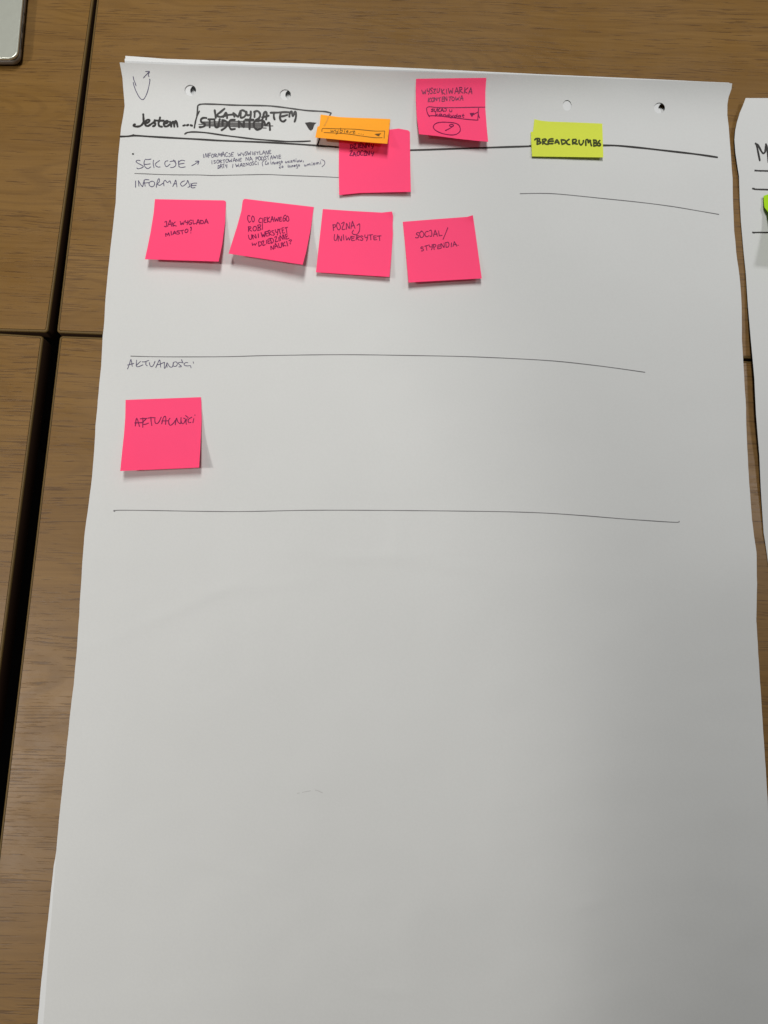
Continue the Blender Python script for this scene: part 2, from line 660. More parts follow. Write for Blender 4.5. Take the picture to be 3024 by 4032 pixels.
FONT = {
    'A': (.8, '0,0 .35,1 .45,1 .8,0; .12,.38 .75,.42'), 'B': (.65, '.05,0 .08,1; 0,.95 .5,.95 .55,.7 .15,.52 .6,.4 .6,.1 0,0'),
    'C': (.65, '.62,.9 .3,1 .02,.6 .1,.12 .4,0 .65,.15'), 'D': (.75, '.05,0 .08,1; 0,.95 .55,.9 .75,.5 .5,.08 .02,0'),
    'E': (.6, '.6,.95 .08,.95 .05,.5 .05,.03 .6,.05; .05,.5 .5,.55'), 'G': (.75, '.7,.95 .35,1 .02,.5 .2,0 .6,.1 .65,.45 .4,.45'),
    'F': (.6, '.6,.97 .08,.95 .05,0; .05,.5 .5,.55'),
    'I': (.30, '.15,.95 .15,0'), 'J': (.5, '.1,.9 .45,.98 .48,.3 .3,0 0,.1'), 'K': (.7, '.05,1 .08,0; .65,.98 .1,.42 .7,0'),
    'L': (.6, '.05,1 .08,.1 .2,0 .6,.1'), 'M': (.9, '0,0 .1,1 .45,.35 .8,1 .9,0'), 'N': (.75, '0,0 .08,1 .6,.05 .72,1'),
    'O': (.75, '.35,1 .05,.65 .12,.1 .45,0 .75,.35 .65,.85 .35,1'), 'P': (.6, '.05,0 .08,1; 0,.92 .5,.95 .58,.6 .1,.42'),
    'R': (.7, '.05,0 .08,1; 0,.92 .5,.95 .55,.62 .1,.45 .7,0'), 'S': (.6, '.6,.9 .25,1 .05,.75 .5,.4 .5,.1 .2,0 0,.1'),
    'T': (.75, '0,.92 .75,1; .35,.95 .38,0'), 'U': (.7, '.03,1 .08,.2 .35,0 .6,.2 .7,1'), 'W': (1.0, '0,1 .2,.05 .5,.65 .75,.05 1,1'),
    'Y': (.7, '0,1 .1,.55 .5,.5; .65,1 .6,.3 .45,-.15'), 'Z': (.7, '.03,.9 .6,1 .05,.05 .7,.05'),
    '?': (.45, '0,.8 .2,1 .42,.8 .2,.45 .2,.3; .2,.06 .22,0'), '(': (.3, '.3,1.3 .05,.7 .05,.1 .2,-.4'),
    ')': (.3, '.05,1.3 .3,.8 .25,.1 .0,-.4'), ',': (.15, '.12,.25 .02,-.1'),
    'a': (.5, '.45,.5 .1,.5 .05,.05 .4,.1 .47,.5 .5,0'), 'b': (.5, '.05,1 .05,0 .4,.05 .42,.45 .08,.45'),
    'c': (.4, '.4,.45 .05,.4 .08,0 .4,.05'), 'd': (.5, '.45,.4 .1,.45 .05,.05 .4,.05 .5,1 .5,0'),
    'e': (.4, '.05,.25 .38,.35 .2,.5 .03,.2 .2,0 .42,.1'), 'g': (.5, '.42,.45 .08,.45 .08,.08 .42,.15 .42,-.4 .1,-.4'),
    'i': (.15, '.05,.5 .1,0; .1,.8 .12,.75'), 'j': (.2, '.1,.5 .1,-.4 0,-.4'), 'm': (.7, '.03,0 .05,.5 .05,.3 .3,.5 .35,0 .4,.4 .6,.5 .68,0'),
    'n': (.45, '.03,0 .05,.5 .08,.3 .35,.5 .42,0'), 'o': (.4, '.2,.5 .02,.2 .2,0 .4,.25 .2,.5'), 'r': (.3, '.03,0 .05,.5 .08,.35 .3,.48'),
    's': (.35, '.32,.45 .05,.4 .3,.15 .02,0'), 't': (.4, '.15,.9 .15,.1 .35,0; 0,.55 .4,.55'), 'u': (.45, '.03,.5 .05,.05 .35,.1 .42,.5 .45,0'),
    'v': (.4, '.0,.5 .2,0 .4,.5'), 'w': (.65, '0,.5 .1,0 .3,.35 .45,0 .65,.5'), 'y': (.45, '0,.5 .1,.1 .38,.15; .45,.5 .35,-.2 .1,-.45'),
    'z': (.4, '.0,.48 .38,.5 .02,0 .4,.02'), 'k': (.45, '.05,1 .05,0; .4,.5 .08,.22 .45,0'), ' ': (.5, ''),
}


def word(c, txt, x0, y0, x1, y1, h, rise=0.0):
    """handwritten letters between two base points of a crop frame"""
    ox, oy, s = CROPS[c]
    adv = [FONT[ch][0] + 0.22 for ch in txt]
    tot = sum(adv) - 0.22
    out = []
    pos = 0
    dx, dy = x1 - x0, y1 - y0
    L_ = math.hypot(dx, dy)
    ux, uy = dx / L_, dy / L_
    k = L_ / tot
    for ch, a in zip(txt, adv):
        jy = random.uniform(-.09, .09)
        js = random.uniform(.82, 1.18)
        sh = random.uniform(-.12, .2)
        for seg in FONT[ch][1].split(';'):
            pts = []
            for tok in seg.split():
                fx, fy = [float(q) for q in tok.split(',')]
                fx += random.uniform(-.045, .045)
                fy += random.uniform(-.045, .045)
                X = (pos + fx + sh * fy * h / k) * k
                Yv = (fy * js + jy) * h
                px = x0 + ux * X + uy * Yv
                py = y0 + uy * X - ux * Yv
                pts.append((ox + px / s, oy + py / s))
            if pts: out.append(pts)
        pos += a
    return out


# ------------------------------------------------------------------ the flipchart sheets
def curl(px, py):
    # the sheets had been rolled up: the top edge still rises off the table
    yt = 245 + 0.0353 * (px - 475)
    y0 = 470 + 0.035 * (px - 475)
    s = (y0 - py) / (y0 - yt)
    if s <= 0: return 0.0
    t = min(1, max(0, (px - 475) / 2400))
    a = 0.021 * (1 - t) + 0.0175 * t
    return a * min(s, 1.4) ** 2.0


def gs(x, y, cx, cy, sx, sy, a=0.0):
    ca, sa = math.cos(a), math.sin(a)
    u, v = (x - cx) * ca + (y - cy) * sa, -(x - cx) * sa + (y - cy) * ca
    return math.exp(-0.5 * ((u / sx) ** 2 + (v / sy) ** 2))


DENTS = [(1500, 2190, 150, 17, -0.06, 0.0009), (1240, 2170, 110, 15, 0.10, 0.0007), (1760, 2225, 120, 16, 0.14, 0.0006),
         (1480, 2290, 60, 22, 0.9, 0.0005), (1560, 2120, 22, 70, 0.15, 0.0006), (1500, 3900, 70, 15, 0.1, 0.0006),
         (2320, 3560, 60, 18, -0.3, 0.0005), (1000, 2310, 200, 18, -0.10, 0.0006), (900, 3420, 160, 20, 0.25, 0.0005)]


def und(x, y):
    """soft buckles and handling dents of the big sheet"""
    z = 0.0014 * (1 + math.sin(y / 310.0 + 0.4 * math.sin(x / 700.0) + 0.8)) * 0.5
    z += 0.0016 * (0.6 + mnoise.noise(Vector((x / 520.0, y / 430.0, 3.3))))
    z += 0.0005 * (0.6 + mnoise.noise(Vector((x / 170.0, y / 130.0, 7.1))))
    z += 0.0045 * gs(x, y, 330, 2150, 260, 190) + 0.0070 * gs(x, y, 2990, 2250, 230, 190)
    z += 0.0030 * gs(x, y, 2930, 1230, 160, 200)
    for cx_, cy_, sx_, sy_, an_, am_ in DENTS:
        z += am_ * gs(x, y, cx_, cy_, sx_, sy_, an_)
    z += 0.0008 * gs(x, y, 720, 2390, 230, 16, -0.42)
    z += 0.0018 * gs(x, y, 470, 800, 220, 260)
    z += 0.0045 * gs(x, y, 3000, 3500, 420, 900)
    z += 0.0085 * gs(x, y, 2330, 3500, 190, 1300)  # long ridge added so its right flank shades the sheet
    return z


def z1(x, y): return 0.0022 + curl(x, y) + und(x, y)
def z2(x, y): return z1(x, y) - 0.0005 - 0.06 * curl(x, y)
def z3(x, y): return z1(x, y) - 0.0014 - 0.62 * curl(x, y)
def z4(x, y): return z1(x, y) - 0.0018 - 0.72 * curl(x, y)


def ragged(pts):
    """long paper edges are never quite straight: small dents along them"""
    out = []
    for q in densify(pts, 30):
        k = 1.1 * mnoise.noise(Vector((q[0] / 45.0, q[1] / 45.0, 1.7))) + 0.5 * mnoise.noise(Vector((q[0] / 13.0, q[1] / 13.0, 5.7)))
        out.append((q[0] + k, q[1] + 0.4 * k))
    return out


def P(txt): return T('P', txt)[0]


left1 = P('470.6,246 482.5,308 487,368 490.7,417 484,460 477,504 472,553 466,612 461,688 455,800 438,950 422,1100 416,1172 410.5,1263 '
          '405,1324 398,1444 390.6,1516 383,1606 376,1679 371,1769 363,1878 344.5,2019 332,2114 327,2179 321,2278 '
          '316,2348 312,2422 302,2567 290,2696 275,2820 257.5,2995 238,3163 224,3327 211,3500 200.6,3635 189,3770 180,3915 170,4032 150,4250 128,4500')
right1 = P('2883,328 2881,350 2869,382 2864,409 2864,453 2869,497 2873.5,556 2879,629 2885,703 2887,820 2891,909 2899,992 '
           '2915,1117 2920.5,1203 2921.5,1334 2926,1415 2935.6,1572 2942,1767 2950,1903 2961,2044 2969,2110 2979,2174 '
           '2981,2300 2978,2440 2985.5,2569 2999,2780 3008,2918 3017.6,3065 3024,3184 3045,3500 3078,4032 3106,4500')
top1 = P('480,245.5 490,247 581,250.6 753,257 900,259.5 1200,270 1600,281 2100,297 2500,313')
outline1 = ragged(left1 + list(reversed(right1)) + list(reversed(top1)))
inl = P('500,400 482,800 440,1100 405,1500 385,1878 350,2200 315,2600 278,2995 240,3250 222,3350 212,3411 200.6,3509 187,3639 173,3765 161,3887 148,4032 120,4300 100,4500')
inr = P('2850,430 2870,820 2905,1334 2940,2044 2990,2918 3050,4032 3085,4500')
top2 = P('491,240 708,248 746,251 900,253 1200,263 1600,276 2100,294 2600,315 2868,325')
top3 = P('491,232 499,227 581,230 733,234 900,240.5 1200,250 1600,267 2100,291 2500,308.5 2872,326')
top4 = P('494,220 581,226 640,231 900,246 1600,274 2860,330')
inl3 = P('498,400 492,800 452,1100 415,1500 395,1878 365,2200 330,2600 290,2995 260,3250 232,3500 200,3887 180,4500')


def sheet_outline(top, l, r): return ragged(list(reversed(top)) + l + list(reversed(r)))


hr = 21.5
sh1 = sheet_mesh('paper_sheet', outline1, z1, M_PAPER, step=21,
                 holes=[(749.6, 355.7, 22.5, 21.5), (1123.3, 373, 22, 21), (2233, 415, 17, 21), (2596.5, 425, 21.5, 21)])
tag(sh1, 'large white flipchart sheet with handwriting, thin ruled lines and coloured notes, uppermost of its pile', 'flipchart sheet')
sh2 = sheet_mesh('paper_sheet', sheet_outline(top2, inl, inr), z2, M_PAPER2, step=34,
                 holes=[(771, 357, 22, 21.5), (1145, 374, 21.5, 21), (2613, 426.7, 20.5, 20.5)])
tag(sh2, 'white flipchart sheet directly below the written one, its edge showing along the lower left side', 'flipchart sheet', )
sh3 = sheet_mesh('paper_sheet', sheet_outline(top3, inl3, inr), z3, M_PAPER2, step=34,
                 holes=[(779, 341, 21, 21), (1153, 358, 21, 21), (2607, 409, 23, 20.5)])
tag(sh3, 'white flipchart sheet showing as a light strip along the top edge of the pile', 'flipchart sheet')
sh4 = sheet_mesh('paper_sheet', sheet_outline(top4, inl3, inr), z4, M_PAPER2, step=34, holes=[(2607, 402, 26, 24)])
tag(sh4, 'bottom white flipchart sheet of the pile, only its upper left corner peeking out', 'flipchart sheet')

# ------------------------------------------------------------------ the ink on the big sheet
MW = 8.2
strokes_mesh('handwriting', T('K1', '265,290 268,340 270,400 258,440 225,475 180,490 130,488 108,475 112,460 130,455;'
             '285,440 330,430 362,405 365,385 340,378 308,400 295,440 310,475 345,480 385,455 430,425 455,408;'
             '430,425 462,440 455,470 425,485;540,342 530,380 515,430 520,470 545,490 570,492;450,388 520,395 598,393;'
             '600,445 640,435 668,415 660,400 630,402 605,430 600,460 625,488 665,480 700,450;'
             '700,412 715,440 722,490;722,470 738,425 760,412 768,440 772,490;772,460 788,405 805,405 815,440 825,490;'
             '920,475 945,468;980,470 1000,462;1040,468 1062,475'), MW, z1, M_MARK, sh1, label='black marker word Jestem with three dots')
strokes_mesh('handwriting', T('K1', '1432,225 1440,280 1450,345;1590,200 1530,250 1470,300 1500,328 1545,330 1590,315') +
             T('K2', '-5,290 20,250 35,228 48,265 50,305;0,278 60,262 130,255;140,235 155,285;150,240 200,285;210,285 228,240 240,205;'
               '240,205 270,195 310,215 320,250 290,290 250,300 243,270 243,215;325,215 330,250 345,265 382,258;387,212 387,270 380,312;'
               '442,215 440,290;435,218 480,205 512,230 522,270 500,310 470,325 458,345 500,350;545,340 560,300 575,235 600,215 612,250 605,325;'
               '550,295 640,272;670,230 760,228 850,222 930,222;715,240 715,290 725,325;812,240 800,290 815,340 850,355 882,332;'
               '805,285 860,275 905,262;935,285 940,240 955,215 968,215 975,255 985,275 1000,255 1010,225 1022,215 1030,270 1022,320 1010,355'),
             MW, z1, M_MARK, sh1, label='black marker word KANDYDATEM')
strokes_mesh('handwriting', T('K1', '1295,350 1240,350 1205,380 1220,420 1265,440 1265,480 1215,498 1185,498;1330,372 1430,372;1350,380 1350,500;'
               '1430,400 1435,470 1460,505 1490,490 1500,430 1515,370;1560,390 1560,470;1555,385 1610,400 1640,440 1615,500 1545,548') +
             T('K2', '160,330 100,335 80,370 85,430 110,465 160,460;215,350 220,435;215,350 280,430;287,432 290,350;310,328 425,330;370,335 370,460;'
               '540,340 460,345 430,380 440,440 480,470 530,455;545,440 555,360 575,350 600,410 640,370 655,400 660,475'),
             MW, z1, M_MARK, sh1, label='black marker word STUDENTEM, crossed out')
strokes_mesh('strike_through', T('K2', '-292,361 -50,358 300,352 580,345;-349,396 0,400 350,408 700,418;-290,378 100,376 560,378;-280,415 0,420 200,430 605,448;'
             '-100,390 300,388 620,398;-80,405 300,398 600,410;-60,428 200,418 560,425'), 4.4, z1, M_MARK2, sh1, ztop=0.00013)
strokes_mesh('drawn_box', T('K1', '1180,240 1150,300 1125,380 1110,450 1100,510;1140,320 1150,230 1158,150 1190,130') +
             [T('K1', '1170,138 1200,127 1280,122 1500,128')[0] + T('K2', '100,120 250,124 500,128 650,133 800,148 950,168 1050,182 1200,200 1350,208 1450,215 1520,232')[0]] +
             T('K2', '1527,236 1510,268 1440,400;1365,590 1358,620 1345,660 1325,695;1400,500 1365,590') +
             [T('K1', '945,612 960,600 1000,585 1100,578 1300,592')[0] + T('K2', '0,550 200,575 450,605 700,625 900,638 1100,638 1230,632')[0]],
             6.0, z1, M_MARK, sh1, fills=T('K2', '1155,372 1225,362 1322,372 1290,400 1270,462 1242,486 1215,470'),
             label='hand-drawn drop-down box with a filled black arrow')
strokes_mesh('drawn_line', [T('A', '44,622 100,620')[0] + T('K1', '130,638 400,655 800,678 1200,700')[0] + T('K2', '0,628 600,650 1100,680 1400,702 1640,720')[0] +
             T('B', '500,632 768,629 1100,618 1400,608 1640,600')[0] + T('C', '148,526 400,519 605,522 700,524 850,538 1000,555 1150,572 1250,585 1335,598')[0]],
             7.0, z1, M_MARK, sh1, label='thick black line across the sheet')
strokes_mesh('ink_dot', T('K1', '85,632 112,628'), 6.0, z1, M_MARK, sh1)
strokes_mesh('ink_dot', T('K1', '92,938 104,937'), 6.0, z1, M_MARK, sh1)
PW = 3.0
strokes_mesh('drawn_arrow', T('K8', '175,400 185,450 205,500 220,545;175,490 190,550 225,640 270,720 310,757 345,745 385,670 415,570 435,455 425,445;'
             '335,420 380,370 425,325;370,320 395,322 428,325 410,370 420,400'), PW, z1, M_PEN, sh1, label='thin pen loop with a small arrow')
strokes_mesh('handwriting', T('K3', '235,285 190,280 165,300 190,330 260,365 295,395 260,420 200,435 180,420;435,258 380,268 330,262;'
             '320,280 308,330 320,390 375,432 430,400;315,355 370,352 420,345;480,280 475,340 490,415;590,285 540,320 515,350 530,385 570,405 600,400;'
             '740,290 700,300 685,340 700,385 730,392 780,350;780,305 830,295 870,300 885,340 880,380 840,408 790,412;845,275 860,300 890,345;'
             '840,290 875,290;935,290 935,350 945,400;1045,290 1000,280 950,300 935,340;945,350 1035,335;940,390 980,412 1055,400'),
             PW, z1, M_PEN, sh1, label='thin pen word SEKCJE')
strokes_mesh('drawn_arrow', T('K3', '1175,378 1230,350 1300,300;1240,300 1280,295 1305,298 1285,355'), PW, z1, M_PEN, sh1)
strokes_mesh('handwriting', T('K3', '155,655 155,770;205,650 215,750;205,650 265,745 285,750 310,640;330,750 315,640 395,635;290,695 400,685;'
             '440,660 400,690 410,740 450,760 490,740 500,690 470,662 440,665;530,770 545,680 570,620 590,625 580,680 545,710 590,735 620,720 655,695;'
             '670,745 665,680 690,645 735,685 775,655 795,700;830,755 860,700 885,640 905,765;845,710 900,705;1045,655 1000,670 970,710 1000,750 1040,735 1085,690 1100,645 1130,720 1140,755 1105,770;'
             '1160,700 1165,775;1265,695 1200,698 1165,730 1180,780 1235,775;1170,740 1255,735'),
             PW, z1, M_PEN, sh1, label='thin pen word INFORMACJE')
small = []
for a in (('INFORMACJE', 62, 160, 440, 145, 48), ('WYSWIETLANE', 497, 140, 918, 115, 40), ('I', 168, 240, 184, 239, 42),
          ('SORTOWANE', 198, 232, 542, 205, 38), ('NA', 598, 200, 684, 193, 38), ('PODSTAWIE', 724, 195, 1038, 170, 42),
          ('DATY', 246, 297, 365, 288, 42), ('I', 424, 290, 440, 289, 40), ('WAZNOSCI', 475, 278, 760, 248, 38),
          ('(', 802, 250, 822, 249, 44), ('Co', 842, 246, 884, 243, 40), ('innego', 915, 246, 1060, 232, 48),
          ('uczniow,', 1094, 224, 1326, 212, 44), ('co', 1020, 296, 1072, 290, 42), ('innego', 1125, 282, 1278, 268, 46),
          ('umiemi', 1332, 268, 1545, 244, 44), (')', 1556, 250, 1594, 246, 60)):
    small += word('K4', *a)
strokes_mesh('handwriting', small, 2.3, z1, M_PEN, sh1, label='three lines of small pen writing')
strokes_mesh('drawn_line', [T('K3', '140,520 300,525 600,538 1000,546')[0] + T('K4', '0,378 200,385 550,378 850,373 1100,383 1659,405')[0] + [(1390, 703)]],
             2.9, z1, M_PENG, sh1, label='thin pen line above the word INFORMACJE')
strokes_mesh('drawn_line', T('C', '78,830 200,828 330,833 600,860 850,886 1050,912 1200,937 1345,962'), 2.8, z1, M_PENG, sh1,
             label='thin sloping pen line at the right')
strokes_mesh('handwriting', T('K13', '115,325 150,230 180,135 190,150 210,270;115,245 240,212;300,145 290,260;380,170 295,255 330,280 430,240;'
             '415,180 470,178 545,150;490,170 490,240 520,262;560,195 570,250 600,278 640,250 675,170;690,295 730,210 770,140 790,290;'
             '705,245 780,225 860,190;870,190 865,300 880,305 905,250 925,200 960,260 1000,290 1035,270 1045,200;920,290 915,205;'
             '1045,230 1060,190 1100,180 1130,205 1120,255 1080,275 1050,260;1250,200 1200,190 1155,200 1170,235 1210,265 1205,280 1160,282;'
             '1215,135 1235,180;1340,195 1300,195 1270,225 1285,255 1340,262 1385,255 1400,265 1412,302;1455,180 1462,210'),
             2.9, z1, M_PEN, sh1, label='thin pen word AKTUALNOSCI')
strokes_mesh('drawn_line', [T('F', '212,96 450,101 900,100 1200,92')[0] + T('O', '740,766 900,768 1000,770 1100,774 1200,780 1300,791 1393,804')[0]],
             3.0, z1, M_PENG, sh1, label='thin pen line above the word AKTUALNOSCI')
strokes_mesh('drawn_line', T('O', '248,1105 270,1102 500,1105 700,1102 1000,1104 1150,1107 1250,1113 1350,1121 1455,1128 1467,1126'),
             3.0, z1, M_PENG, sh1, label='lowest thin pen line, below the single pink note')
strokes_mesh('pen_scratch', T('K20', '390,685 440,675;500,665 560,650 680,630;780,612 830,625 940,675'), 2.2, z1, M_FAINT, sh1)


# ------------------------------------------------------------------ sticky notes
def note_z(corn, zbase, lb, rb, p=1.6, lt=0.0, rt=0.0, off=0.0006):
    """height over the note: glued along the top, the bottom corners lifted by lb and rb"""
    (x0, y0), (x1, y1), (x2, y2), (x3, y3) = corn      # TL TR BR BL

    def f(px, py):
        v = 0.5
        for _ in range(4):
            ax, ay = x0 + (x3 - x0) * v, y0 + (y3 - y0) * v
            bx, by = x1 + (x2 - x1) * v, y1 + (y2 - y1) * v
            L2 = (bx - ax) ** 2 + (by - ay) ** 2
            u = ((px - ax) * (bx - ax) + (py - ay) * (by - ay)) / L2
            u = min(1.1, max(-0.1, u))
            tx, ty = x0 + (x1 - x0) * u, y0 + (y1 - y0) * u
            qx, qy = x3 + (x2 - x3) * u, y3 + (y2 - y3) * u
            v = ((px - tx) * (qx - tx) + (py - ty) * (qy - ty)) / ((qx - tx) ** 2 + (qy - ty) ** 2)
            v = min(1.1, max(-0.05, v))
        vv = max(0, v)
        w_ = max(0.0, (vv - 0.12) / 0.88)          # the glued strip lies flat, the paper bends below it
        z = (lb * (1 - u) + rb * u) * (0.35 * w_ + 0.65 * w_ ** (p + 0.4))
        z -= 0.10 * (lb + rb) * 0.5 * math.sin(math.pi * min(1, max(0, u))) * w_ * w_
        z += 0.00025 * (0.6 + mnoise.noise(Vector((px / 60.0, py / 60.0, x0 * 0.01)))) * vv
        top = max(0, 1 - vv * 6) ** 2
        z += (lt * max(0, 1 - u * 4) ** 2 + rt * max(0, u * 4 - 3) ** 2) * top
        return zbase(px, py) + off + max(0, z)
    return f


G = 'pink sticky notes in the row under the word INFORMACJE'


def note(crop, outline, corners, mat, label, lift, ztype=None, p=1.6, lt=0.0, rt=0.0, off=0.0006, group=None, base=None, step=9):
    corn = T(crop, corners)[0]
    zf = note_z(corn, base or z1, lift[0], lift[1], p, lt, rt, off)
    o = sheet_mesh('sticky_note', T(crop, outline)[0], zf, mat, step=step, thick=0.00011)
    tag(o, label, 'sticky note', group)
    return o, zf


# row of four
n, zf = note('D', '203,155 450,160 700,164 712,167 718,178 716,240 712,330 692,480 665,608 400,600 130,591 152,490 172,390 193,260',
             '203,155 716,166 665,608 130,591', M_PINK, 'pink sticky note reading JAK WYGLADA MIASTO, leftmost of the row of four',
             (0.013, 0.016), group=G)
strokes_mesh('handwriting', word('K9', 'JAK', 200, 475, 555, 455, 145) + word('K9', 'WYGLADA', 670, 408, 1500, 378, 115) +
             word('K9', 'MIASTO', 252, 750, 905, 645, 105) + word('K9', '?', 975, 668, 1012, 665, 205), 3.2, zf, M_PPEN, n)
n, zf = note('D', '853,152 1000,170 1356,212 1334,370 1300,540 1275,631 1000,590 737,550 762,470 800,350 830,240 840,165',
             '846,152 1356,212 1275,631 737,550', M_PINK, 'pink sticky note with five lines of pen writing, second from left in the row',
             (0.017, 0.021), group=G)
strokes_mesh('handwriting', word('K10', 'CO', 130, 345, 325, 330, 170) + word('K10', 'CIEKAWEGO', 438, 350, 1350, 305, 140) +
             word('K10', 'ROBI', 130, 595, 578, 560, 150) + word('K10', 'UNI', 155, 855, 455, 800, 140) + word('K10', 'WERSYTET', 532, 790, 1320, 635, 145) +
             word('K10', 'W', 237, 1030, 365, 1030, 85) + word('K10', 'DZIEDZINIE', 445, 1045, 1335, 825, 125) +
             word('K10', 'NAUKI', 800, 1150, 1320, 1035, 135) + word('K10', '?', 1340, 990, 1425, 985, 150), 3.2, zf, M_PPEN, n)
n, zf = note('E', '131,79 350,94 560,105 633,97 641,130 638,200 640,260 628,430 615,572 350,556 81,538 98,380 118,200',
             '131,79 638,103 615,572 81,538', M_PINK, 'pink sticky note reading POZNAJ UNIWERSYTET, third from left in the row of four',
             (0.0055, 0.007), rt=0.004, group=G)
strokes_mesh('handwriting', word('K11', 'POZNA', 152, 330, 740, 262, 165) +
             T('K11', '800,190 860,145 875,200 865,330 810,425 740,440 680,415 670,370 705,320') +
             word('K11', 'UNIWERSYTET', 160, 605, 1470, 590, 135), 3.2, zf, M_PPEN, n)
n, zf = note('E', '711,172 950,153 1180,136 1220,124 1240,260 1262,420 1285,583 1020,598 753,613 738,450 724,300',
             '711,172 1220,132 1285,583 753,613', M_PINK, 'pink sticky note reading SOCJAL / STYPENDIA, rightmost of the row of four',
             (0.009, 0.008), rt=0.004, group=G)
strokes_mesh('handwriting', word('K12', 'SOCJAL', 125, 430, 905, 355, 160) + T('K12', '1080,125 1020,280 940,465;1380,645 1390,645') +
             word('K12', 'STYPENDIA', 290, 810, 1340, 670, 140), 3.2, zf, M_PPEN, n)
# lone note lower down
n, zf = note('F', '174,414 450,404 720,394 724,425 726,560 718,740 708,905 420,918 135,930 150,780 163,660 172,540',
             '174,414 722,394 708,905 135,930', M_PINK, 'single pink sticky note near the left edge between the two long pen lines',
             (0.015, 0.014), p=1.8)
strokes_mesh('handwriting', T('K14', '180,370 210,200 270,380;170,305 330,298;345,195 342,400;290,215 435,205;410,225 360,270 350,300;350,335 400,335 465,310;'
             '460,200 540,190 615,195;520,180 525,270 540,360;605,220 610,290 640,320 690,290 745,180;755,325 790,200 825,160 845,200 838,335;760,262 890,258;'
             '935,205 905,250 915,330 950,355 1010,310 1050,250;1050,345 1060,260 1080,200 1100,270 1150,318 1170,300 1175,190;'
             '1175,250 1190,310 1230,318 1265,260 1265,215 1230,200;1290,335 1285,260 1310,215;1275,145 1330,188;1410,180 1350,215 1330,260 1345,298 1390,295;'
             '1455,210 1435,300;1475,135 1482,135'), 3.4, zf, M_PPEN, n)
# search note at the top
n, zf = note('B', '808,111 1060,107 1318,104 1311,200 1311,330 1320,450 1331,568 1240,560 1100,545 960,526 829,513 814,400 806,270 805,180',
             '808,111 1318,104 1331,568 829,513', M_PINK, 'pink sticky note with a drawn search box and oval, nearest the top edge',
             (0.014, 0.012), p=2.0, off=0.0008)
strokes_mesh('handwriting', word('K6', 'WYSZU', 225, 362, 570, 335, 100) + word('K6', 'KIWARKA', 622, 355, 1238, 350, 110) +
             word('K6', 'KONTENTOWA', 335, 520, 1050, 490, 85) + word('K6', 'SUKAJ', 402, 722, 710, 720, 58) + word('K6', 'U', 778, 725, 830, 725, 45) +
             word('K6', 'kandydat', 488, 808, 1078, 835, 72), 3.2, zf, M_PPEN, n)
strokes_mesh('drawn_box', T('K6', '1500,630 1300,632 900,640 600,640 480,635 370,622 320,640 310,680 330,760 370,825;'
             '350,810 450,805 650,820 850,845 1100,875 1340,895 1355,870 1370,655;1370,650 1365,760 1388,850;1350,735 1270,780'),
             3.2, zf, M_PPEN, n, fills=T('K6', '1188,750 1282,745 1262,790 1238,832 1212,800'))
strokes_mesh('drawn_oval', T('K6', '620,938 520,955 460,1000 450,1050 500,1110 620,1165 780,1197 900,1190 980,1140 998,1080 970,1000 900,960 800,945 700,938 620,938;'
             '775,1000 800,985 850,990 860,1010 830,1025 790,1020 775,1000;855,1015 790,1060 695,1108'), 3.4, zf, M_PPEN, n)
# pink note under the orange one
n, zfd = note('B', '250,470 450,476 615,480 680,472 750,485 763,497 764,600 766,750 770,932 600,935 400,940 250,955 247,800 248,600',
              '250,476 763,487 770,932 250,955', M_PINK, 'pink sticky note partly covered by the orange note, reading DZIENNY ZAOCZNY',
              (0.0035, 0.0060), p=2.0, rt=0.001)
strokes_mesh('handwriting', word('K5', 'DZIENNY', 628, 642, 985, 640, 68) + word('K5', 'ZAOCZNY', 618, 765, 985, 760, 66), 3.4, zfd, M_PPEN, n)
# orange
n, zf = note('K5', '168,122 300,140 450,160 600,168 1000,182 1252,192 1230,380 1205,577 950,558 700,537 400,508 85,480 100,400 120,308 150,300 160,210',
             '155,122 1252,192 1205,577 85,480', M_ORANGE, 'orange sticky note with a drawn selection box, overlapping the pink note',
             (0.013, 0.017), p=1.25, off=0.0016)
strokes_mesh('drawn_box', T('K5', '205,335 190,350 187,387;200,338 400,342 700,350 1000,378 1160,378;1165,382 1158,430 1155,490;'
             '220,402 400,410 600,425 800,455 1000,480 1125,482'), 2.4, zf, M_OPEN, n, fills=T('K5', '1005,425 1050,418 1115,413 1088,435 1077,462 1040,448'))
strokes_mesh('handwriting', word('K5', 'wybierz', 320, 388, 705, 412, 62) + T('K5', '760,418 766,419;795,425 800,426;826,436 834,437'), 2.3, zf, M_OPEN, n)
strokes_mesh('show_through_mark', T('K5', '285,160 262,225 225,295'), 6.0, zf, M_OGHOST, n)
# yellow
n, zf = note('K7', '215,45 260,55 350,75 500,90 1000,108 1520,130 1530,450 1540,780 1000,772 170,760 155,500 145,290 190,280 202,160',
             '190,60 1520,130 1540,780 168,760', M_YELLOW, 'yellow sticky note reading BREADCRUMBS in black marker', (0.0022, 0.0040), p=1.5)
strokes_mesh('handwriting', T('K7', '222,440 250,418 272,430 268,525;250,415 312,420 312,455 280,470 332,480 332,505 270,528;375,440 378,522;'
             '370,435 420,425 442,450 395,480 430,520 480,525;572,422 510,430 480,470 500,512 572,512;500,470 580,465;612,505 650,438 690,518;625,490 685,485;'
             '730,440 748,522;730,440 800,450 818,490 750,528;882,432 835,470 850,520 895,532;950,440 955,522;950,440 1010,432 1015,475 970,500 1040,522;'
             '1075,450 1075,500 1110,538 1150,500 1158,455;1205,548 1205,450 1240,440 1255,500 1285,445 1297,500 1312,555;1360,450 1356,562;'
             '1350,445 1400,450 1400,490 1365,500 1422,512 1420,540 1360,562;1472,455 1440,488 1482,520 1480,550 1440,555'),
             6.4, zf, M_YMARK, n)

